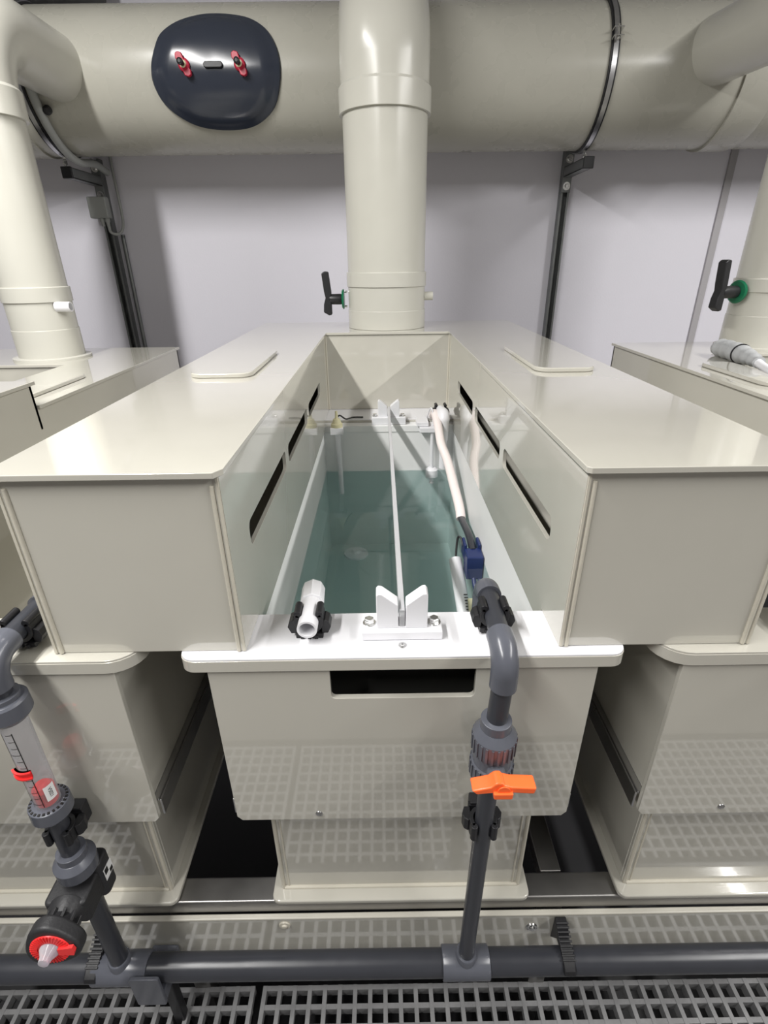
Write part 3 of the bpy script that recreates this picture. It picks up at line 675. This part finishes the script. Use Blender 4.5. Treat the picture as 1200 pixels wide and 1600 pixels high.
# ---- manifold
e = empty('manifold_pipe', (0, YP, ZM-RM), 'thick dark grey manifold pipe running along the bottom of the tanks', 'pipe')
obj('pipe', cy((-1.9, YP, ZM), (1.9, YP, ZM), RM, 40), 'pvcd', e)
for xt, w_ in ((xs-0.007, 0.050), (-0.600, 0.058)):
    bm = new(); lathe(bm, [(0, RM), (0, 0.0305), (0.002, 0.0315), (2*w_-0.002, 0.0315), (2*w_, 0.0305), (2*w_, RM)], (xt-w_, YP, ZM), X, 48)
    lathe(bm, [(0, 0.022), (0.040, 0.022), (0.043, 0.0205), (0.043, RP)], (xt, YP, ZM), Z, 36); obj('tee', bm, 'pvc', e)
# ribbed wedges holding the manifold
def wedge(x, label, lean=0.0):
    e = empty('manifold_clamp', (x, -0.03, ZM-0.03), label, 'clamp')
    bm = new()
    prism(bm, [(-0.0125, 0), (0.0125, 0), (0.0125, 0.012), (-0.0125, 0.012)], (x, 0, 0), X, Z, Y, -0.0, 0.0001) if False else None
    pts = [(-0.003, -0.758), (-0.022, -0.760), (-0.036, -0.775), (-0.070, -0.781), (-0.088, -0.793), (-0.092, -0.803), (-0.085, -0.806), (-0.075, -0.793), (-0.055, -0.785), (-0.030, -0.790), (-0.003, -0.840)]
    prism(bm, pts, (x, 0, 0), Y, Z, X, -0.0125, 0.0125)
    obj('strap_body', bm, 'black', e, 0.002)
    bm = new()
    for k in range(9):
        t = k/8; y_ = -0.016 - 0.056*t; z_ = -0.7575 - 0.0255*t
        obox(bm, (x, y_, z_), X, Vector((0, 0.9, 0.42)).normalized(), Vector((0, -0.42, 0.9)).normalized(), 0.0135, 0.0020, 0.0030)
    obj('ribs', bm, 'black', e, 0.0008)
wedge(-0.655, 'black ribbed clamp over the manifold pipe beside the left tee')
wedge(0.352, 'black ribbed clamp over the manifold pipe, right of the middle riser')
e = empty('pipe_support', (-0.535, -0.04, -1.135), 'grey support foot under the left tee of the manifold pipe', 'support')
bm = new(); prism(bm, rrect(-0.032, 0.030, -0.88, -0.776, 0.006), (-0.535, 0, 0), X, Z, Y, -0.098, -0.090); prism(bm, rrect(-0.030, 0.028, -0.88, -0.845, 0.003), (-0.535, 0, 0), X, Z, Y, -0.091, -0.004); obj('bracket', bm, 'pvc', e, 0.002)
obj('post', bx(-0.548, -0.524, -0.045, -0.022, -1.40, -0.86), 'black', e, 0.003)

# ================================================================ left riser with flow meter and diaphragm valve
xl = -0.600
e = empty('supply_pipe', (xl, YP, ZM), 'dark grey water pipe feeding the left tank, bent over its beige rim', 'pipe')
pts = [Vector((xl, YP, -0.01)), Vector((xl, YP, 0.004))] + bend((xl, YP, 0.004), Z, Y, 0.036, 12) + [Vector((xl, YP+0.05, 0.040))]
bm = new(); sweep(bm, pts, 0.0205, 32); obj('elbow', bm, 'pvc', e, 0.0015)
obj('top_pipe', cy((xl, YP+0.045, 0.040), (xl, 0.085, 0.040), RP, 32), 'pvcd', e)
pts = [Vector((xl, 0.070, 0.040)), Vector((xl, 0.085, 0.040))] + bend((xl, 0.085, 0.040), Y, -Z, 0.028, 12) + [Vector((xl, 0.113, -0.02))]
bm = new(); sweep(bm, pts, 0.0205, 32); obj('elbow', bm, 'pvc', e, 0.0015)
obj('drop_pipe', cy((xl, 0.113, -0.01), (xl, 0.113, -0.30), RP, 32), 'pvcd', e)
obj('upper_pipe', cy((xl, YP, -0.045), (xl, YP, 0.0), RP, 32), 'pvcd', e)
obj('middle_pipe', cy((xl, YP, -0.42), (xl, YP, -0.285), RP, 32), 'pvcd', e)
obj('lower_pipe', cy((xl, YP, ZM+0.028), (xl, YP, -0.545), 0.0175, 32), 'pvcd', e)
clip((xl, 0.025, 0.040), Y, Z, RP, 'black pipe clip holding the grey pipe on the left tank rim', length=0.036)
clip((xl, YP, -0.345), Z, -Y, RP, 'black pipe clip between the flow meter and the diaphragm valve', length=0.030)
obj('clip_bracket', bx(xl-0.014, xl+0.026, -0.0365, -0.0145, -0.365, -0.322), 'black', bevel=0.002, label='black block behind the left pipe clip, under the flow meter', cat='bracket')
# flow meter
f = empty('flow_meter', (xl, YP, -0.29), 'clear tube flow meter with red float and red marker on the left pipe', 'flow meter')
bm = new(); nut(bm, (xl, YP, -0.030), -Z, 0.0325, 0.040, 0); lathe(bm, [(0, 0.024), (0.014, 0.024)], (xl, YP, -0.036), Z, 36); obj('union_nut', bm, 'pvc', f, 0.001)
bm = new(); lathe(bm, [(0, 0.020), (0, 0.024), (0.002, 0.0315), (0.026, 0.0325), (0.032, 0.029), (0.034, 0.020)], (xl, YP, -0.262), -Z, 48, cap=True); nutb = obj('union_nut', bm, 'pvc', f, 0.001)
bm = new()
for k in range(24):
    t = 2*PI*k/24; d = X*math.cos(t)+Y*math.sin(t); obox(bm, Vector((xl, YP, -0.2622)) + d*0.0275, d, Z, d.cross(Z), 0.0020, 0.0008, 0.0017)
obj('nut_recesses', bm, 'ink', nutb)
bm = new(); lathe(bm, [(0, 0.0190), (0.200, 0.0200)], (xl, YP, -0.266), Z, 40, cap=False); obj('clear_tube', bm, 'clear', f)
bm = new(); lathe(bm, [(0, 0.014), (0.004, 0.0168), (0.034, 0.0168), (0.040, 0.012), (0.042, 0)], (xl, YP, -0.264), Z, 32); obj('float', bm, 'red', f, label='red float')
def strip_on_tube(ang0, ang1, z0, z1, r, n=6):
    bm = new(); L = []
    for z_ in (z0, z1): L.append([bm.verts.new((xl + r*math.sin(math.radians(ang0+(ang1-ang0)*k/n)), YP - r*math.cos(math.radians(ang0+(ang1-ang0)*k/n)), z_)) for k in range(n+1)])
    for k in range(n): bm.faces.new((L[0][k], L[0][k+1], L[1][k+1], L[1][k]))
    return bm
bm = strip_on_tube(-32, -27, -0.255, -0.085, 0.0203, 1)
for a0, a1 in ((18, 22),):
    b2 = strip_on_tube(a0, a1, -0.255, -0.085, 0.0203, 1); me = bpy.data.meshes.new('t'); b2.to_mesh(me); b2.free(); bm.from_mesh(me)
for k in range(12):
    z_ = -0.248 + k*0.0145; wd = (-30, 20) if k % 4 == 0 else (-8, 20)
    b2 = strip_on_tube(wd[0], wd[1], z_, z_+0.0011, 0.0203, 4); me = bpy.data.meshes.new('t'); b2.to_mesh(me); b2.free(); bm.from_mesh(me)
obj('scale', bm, 'ink', f)
bm = new(); 
for (za, zb_) in ((-0.180, -0.1775), (-0.168, -0.1655), (-0.180, -0.1655)):
    ang = (-50, 30); n = 8; rr0, rr1 = (0.0203, 0.0235) if zb_-za > 0.01 else (0.0203, 0.0270)
    ring = []
    for r_, z_ in ((rr0, za), (rr1, za), (rr1, zb_), (rr0, zb_)):
        ring.append([bm.verts.new((xl + r_*math.sin(math.radians(ang[0]+(ang[1]-ang[0])*k/n)), YP - r_*math.cos(math.radians(ang[0]+(ang[1]-ang[0])*k/n)), z_)) for k in range(n+1)])
    for i in range(4):
        for k in range(n): bm.faces.new((ring[i][k], ring[i][k+1], ring[(i+1) % 4][k+1], ring[(i+1) % 4][k]))
obj('marker', bm, 'red', f, label='red sliding marker')
lb = obj('label', strip_on_tube(40, 88, -0.246, -0.214, 0.0204, 8), 'label', f, label='small white label')
def text(s, size, loc, rot, m, parent, name='lettering'):
    cu = bpy.data.curves.new('tmp', 'FONT'); cu.body = s; cu.size = size; cu.align_x = 'CENTER'; cu.align_y = 'CENTER'; cu.extrude = 0.0001
    o = bpy.data.objects.new('tmp', cu); me = o.to_mesh(); bm = new(); bm.from_mesh(me); o.to_mesh_clear(); bpy.data.objects.remove(o); bpy.data.curves.remove(cu)
    bm.transform(Matrix.Translation(loc) @ rot.to_4x4()); return obj(name, bm, m, parent, sm=False)
def rot_from(xax, yax):
    z = xax.cross(yax); return Matrix((xax, yax, z)).transposed()
a33 = math.radians(64)
text('V5021', 0.0080, (xl + 0.0209*math.sin(a33), YP - 0.0209*math.cos(a33), -0.230), rot_from(-Z, Vector((math.cos(a33), math.sin(a33), 0))), 'ink', lb)
# diaphragm valve
v = empty('diaphragm_valve', (xl, YP, -0.50), 'black diaphragm valve with red-centred hand wheel low on the left pipe', 'valve')
bm = new(); nut(bm, (xl, YP, -0.455), Z, 0.0355, 0.042, 0); lathe(bm, [(0, 0.025), (0.016, 0.025)], (xl, YP, -0.414), Z, 36); obj('union_nut', bm, 'pvc', v, 0.001)
bm = new(); prism(bm, rrect(xl-0.044, xl+0.030, -0.112, -0.052, 0.010), (0, 0, 0), X, Y, Z, -0.530, -0.472); 
prism(bm, rrect(xl-0.022, xl+0.034, -0.060, -0.020, 0.012), (0, 0, 0), X, Y, Z, -0.548, -0.455); obj('valve_body', bm, 'blackb', v, 0.006, seg=3)
bm = new(); lathe(bm, [(0, 0.033), (0.010, 0.031), (0.024, 0.024), (0.036, 0.028), (0.044, 0.034)], (xl-0.004, -0.108, -0.492), Vector((0.1, -1, 0.22)), 32)
for k in range(10):
    t = 2*PI*k/10; d = X*math.cos(t)+Z*math.sin(t); obox(bm, Vector((xl, -0.136, -0.486)) + d*0.026, d, Y, d.cross(Y), 0.004, 0.014, 0.0025)
obj('bonnet', bm, 'blackb', v, 0.001)
hw_c = Vector((xl+0.004, -0.148, -0.482)); ax_ = Vector((0.05, -1, 0.10)).normalized(); s_, u_, _ = frame(ax_)
bm = new(); n = 60; prof = []
def lobed(r0, amp): return [(math.cos(t)*(r0*0.9*(1+amp*math.cos(3*t+2.2))), math.sin(t)*(r0*0.9*(1+amp*math.cos(3*t+2.2)))) for t in [2*PI*k/n for k in range(n)]]
prism(bm, lobed(0.050, 0.08), hw_c, s_, u_, ax_, 0.0, 0.026); hwheel = obj('hand_wheel', bm, 'blackb', v, 0.006, seg=3)
bm = new(); lathe(bm, [(0.0, 0.033), (0.0015, 0.032), (0.002, 0.0)], hw_c + ax_*0.026, ax_, 36)
for k in range(36):
    t = 2*PI*k/36; d = s_*math.cos(t)+u_*math.sin(t); obox(bm, hw_c + ax_*0.0282 + d*0.026, d, ax_, d.cross(ax_), 0.006, 0.0008, 0.0011)
prism(bm, [(0.016, -0.007), (0.040, -0.009), (0.043, 0.0), (0.040, 0.009), (0.016, 0.007)], hw_c, -s_ if s_.x < 0 else s_, u_, ax_, 0.027, 0.033)
obj('red_dial', bm, 'red', hwheel)
bm = new(); lathe(bm, [(0.028, 0.0165), (0.031, 0.016), (0.040, 0.010), (0.048, 0.0085), (0.050, 0.0)], hw_c, ax_, 24)
M['lens'] = clear_mat('milky_clear_indicator', (0.85, 0.72, 0.85), 0.15, 0.35); obj('clear_indicator', bm, 'lens', hwheel)
# sticker on the valve's right side
st = obj('label', bx(xl+0.0342, xl+0.0350, -0.052, -0.026, -0.510, -0.480), 'label', v, label='white sticker')
bm = new(); box(bm, xl+0.0351, xl+0.0354, -0.050, -0.040, -0.496, -0.482); box(bm, xl+0.0351, xl+0.0354, -0.037, -0.028, -0.508, -0.498); obj('print', bm, 'ink', st)

# ================================================================ fittings at the back of the middle tank
# gland with dip rod
e = empty('rod_gland', (-0.197, 1.30, -0.02), 'cream cable gland with white dip rod at the back left of the middle tank', 'gland')
bm = new(); lathe(bm, [(0, 0.022), (0.012, 0.022), (0.016, 0.017), (0.030, 0.013), (0.034, 0.006), (0.060, 0.0045), (0.062, 0)], (-0.197, 1.262, -0.008), Z, 20); obj('gland_nut', bm, 'cream', e)
obj('block', bx(-0.222, -0.173, 1.240, 1.281, -0.034, -0.008), 'white', e, 0.002)
obj('rod', cy((-0.195, 1.262, -0.03), (-0.190, 1.255, -0.28), 0.0095, 20), 'white', e)
bm = new(); sweep(bm, smooth([(-0.197, 1.262, 0.025), (-0.185, 1.275, 0.032), (-0.165, 1.305, 0.010), (-0.14, 1.345, 0.005), (-0.10, 1.35, 0.004)]), 0.003, 10)
obj('cable', bm, 'black', label='thin dark cable lying on the back rim beside the cream gland', cat='cable')
# float switch
e = empty('float_switch', (0.155, 1.30, -0.02), 'white float level switch hanging at the back right of the middle tank', 'level switch')
bm = new(); box(bm, 0.115, 0.185, 1.240, 1.281, -0.030, -0.011); box(bm, 0.105, 0.150, 1.255, 1.345, -0.010, 0.006); obj('bracket', bm, 'white', e, 0.002)
obj('stem', cy((0.163, 1.252, -0.03), (0.166, 1.250, -0.235), 0.0065, 16), 'white', e)
bm = new(); lathe(bm, [(0, 0.012), (0.006, 0.0245), (0.034, 0.0245), (0.042, 0.014)], (0.166, 1.250, -0.214), Z, 28); obj('float', bm, 'white', e)
bm = new(); lathe(bm, [(0, 0.006), (0.004, 0.010), (0.010, 0.006)], (0.166, 1.250, -0.240), Z, 14); obj('stop_ring', bm, 'steel', e)
bm = new(); sweep(bm, smooth([(0.168, 1.272, -0.01), (0.166, 1.275, 0.040), (0.158, 1.285, 0.052), (0.150, 1.31, 0.02), (0.150, 1.335, 0.006)]), 0.003, 10)
obj('switch_cable', bm, 'white', e)
# nozzle elbow on clip at back right
e = empty('spray_elbow', (0.205, 1.27, 0.03), 'white elbow fitting in a black clip at the back right of the middle tank', 'pipe fitting')
pts = [Vector((0.200, 1.33, 0.036)), Vector((0.203, 1.27, 0.036))] + bend((0.204, 1.262, 0.036), -Y, -Z, 0.022, 10) + [Vector((0.206, 1.240, -0.06))]
bm = new(); sweep(bm, pts, 0.0, 24, rs=[0.016]+[0.022]*(len(pts)-3)+[0.020, 0.016]); obj('elbow', bm, 'white', e, 0.001)
obj('tail_pipe', cy((0.206, 1.240, -0.05), (0.206, 1.240, -0.17), 0.0135, 20), 'white', e)
clip((0.202, 1.345, 0.036), Y, Z, 0.016, 'black pipe clip behind the white elbow on the back rim', length=0.03)
# hose
bm = new(); path = smooth([(0.172, 1.33, 0.012), (0.176, 1.29, 0.030), (0.180, 1.20, 0.004), (0.184, 1.12, -0.036), (0.200, 1.06, -0.075), (0.210, 0.96, -0.120), (0.220, 0.87, -0.165), (0.221, 0.83, -0.188)], 6)
sweep(bm, path, 0.0155, 20)
obj('braided_hose', bm, 'hose', label='pale braided hose bending down into the water along the right wall', cat='hose')
e = empty('hose_tail', (0.222, 0.73, -0.19), 'dark tube running from the pale hose to the blue clamp', 'tube')
bm = new(); sweep(bm, smooth([(0.221, 0.835, -0.188), (0.222, 0.76, -0.178), (0.223, 0.68, -0.172), (0.224, 0.62, -0.185)], 6), 0.0105, 16); obj('tube', bm, 'pvcd', e)
# half submerged blue clamp
e = empty('tube_clamp', (0.222, 0.60, -0.25), 'dark blue plastic clamp half under water on the right wall', 'clamp')
bm = new(); box(bm, 0.201, 0.2475, 0.572, 0.628, -0.250, -0.178); box(bm, 0.199, 0.208, 0.620, 0.668, -0.215, -0.165); box(bm, 0.2385, 0.2475, 0.620, 0.668, -0.215, -0.165); obj('clamp_body', bm, 'blue', e, 0.004)
bm = new(); sweep(bm, smooth([(0.222, 0.585, -0.24), (0.226, 0.53, -0.285), (0.222, 0.46, -0.35), (0.20, 0.36, -0.47)], 6), 0.0065, 14); obj('blue_cable', bm, 'blue', e)
bm = new(); sweep(bm, smooth([(0.238, 0.585, -0.24), (0.241, 0.54, -0.285), (0.240, 0.47, -0.35)], 6), 0.005, 14); obj('blue_cable', bm, 'blue', e)
bm = new(); sweep(bm, smooth([(0.202, 0.640, -0.185), (0.196, 0.665, -0.168), (0.188, 0.672, -0.172), (0.182, 0.650, -0.205), (0.176, 0.610, -0.250)], 6), 0.0032, 10); obj('hook', bm, 'black', e)
e = empty('gauge_tube', (0.19, 0.45, -0.35), 'pale bluish gauge tube with fine marks under water at right', 'gauge')
bm = new(); sweep(bm, [(0.180, 0.645, -0.228), (0.196, 0.30, -0.400)], 0.0185, 24); obj('tube', bm, 'white', e)
bm = new()
for k in range(7): obox(bm, Vector((0.188, 0.535, -0.283)) + Vector((0.0005, -0.008, -0.004))*k + Vector((0.006, -0.009, 0.0165)), X, Y, Z, 0.005, 0.0016, 0.0006)
obj('marks', bm, 'ink', e)
bm = new(); obox(bm, (0.205, 0.47, -0.290), X, Vector((0, 0.895, 0.446)), Vector((0, -0.446, 0.895)), 0.008, 0.045, 0.003); obj('sticker', bm, 'cream', e)

# ================================================================ hose with grey wrap on the right hood
hz = 0.280
e = empty('wrapped_hose', (1.09, 0.95, hz-0.028), 'thick grey wrapped hose narrowing to a white hose on the right hood', 'hose')
bm = new(); pts = smooth([(1.120, 1.19, hz-0.006), (1.116, 1.13, hz), (1.104, 1.04, hz), (1.090, 0.96, hz-0.002), (1.078, 0.90, hz-0.006)], 6)
n = len(pts); sweep(bm, pts, 0, 24, rs=[0.016+0.012*min(1, i/4) - 0.014*max(0, (i-n*0.5)/(n*0.5)) + 0.0022*math.sin(i*1.9) for i in range(n)]); obj('wrap', bm, 'wrap', e)
bm = new(); c = Vector(pts[13]); d = (Vector(pts[14])-Vector(pts[12])).normalized(); lathe(bm, [(0, 0.026), (0, 0.0302), (0.004, 0.0302), (0.004, 0.026)], c, d, 28, cap=False); obj('cable_tie', bm, 'black', e)
bm = new(); sweep(bm, smooth([(1.079, 0.91, hz-0.006), (1.070, 0.86, 0.266), (1.055, 0.80, 0.264), (1.04, 0.70, 0.264)], 6), 0.012, 16); obj('white_hose', bm, 'white', e)
# part of the right tank's clip seen at the frame edge
e = empty('supply_pipe', (0.615, YP, -0.03), 'dark grey pipe entering the right tank over its rim', 'pipe')
xr = 0.662
obj('top_pipe', cy((xr, -0.01, 0.036), (xr, 0.10, 0.036), RP, 32), 'pvcd', e)
pts = [Vector((xr, 0.085, 0.036)), Vector((xr, 0.10, 0.036))] + bend((xr, 0.10, 0.036), Y, -Z, 0.026, 12) + [Vector((xr, 0.126, -0.03))]
bm = new(); sweep(bm, pts, 0.0205, 32); obj('elbow', bm, 'pvc', e)
pts = [Vector((xr, 0.01, 0.036)), Vector((xr, 0.0, 0.036))] + bend((xr, -0.005, 0.036), -Y, X, 0.031, 12) + [Vector((xr+0.048, -0.036, 0.036))]
bm = new(); sweep(bm, pts, 0.0205, 32); obj('elbow', bm, 'pvc', e)
obj('side_pipe', cy((xr+0.04, -0.036, 0.036), (1.9, -0.036, 0.036), RP, 32), 'pvcd', e)
clip((xr, 0.045, 0.036), Y, Z, RP, 'black pipe clip on the right tank rim at the photo\'s edge')

# repeats share a group
GROUPS = {'process_tank': 'row of beige tanks', 'exhaust_hood': 'beige exhaust hoods over the tanks', 'vertical_duct': 'beige ducts rising from the hoods',
          'floor_grating': 'grey floor gratings', 'supply_pipe': 'dark grey pipes bent over the tank rims', 'strip_holder': 'white V-notched holders',
          'strut_channel': 'steel channels on the back wall', 'bracket_arm': 'steel bracket arms under the large duct', 'duct_strap': 'straps round the large duct',
          'manifold_clamp': 'black ribbed clamps on the manifold pipe', 'pipe_clip': 'black pipe clips', 'clip_bracket': 'black blocks behind the pipe clips', 'ceiling_lamp': 'long ceiling lamps'}
for o in COL.objects:
    k = o.name.split('.')[0]
    if o.parent is None and k in GROUPS: o['group'] = GROUPS[k]
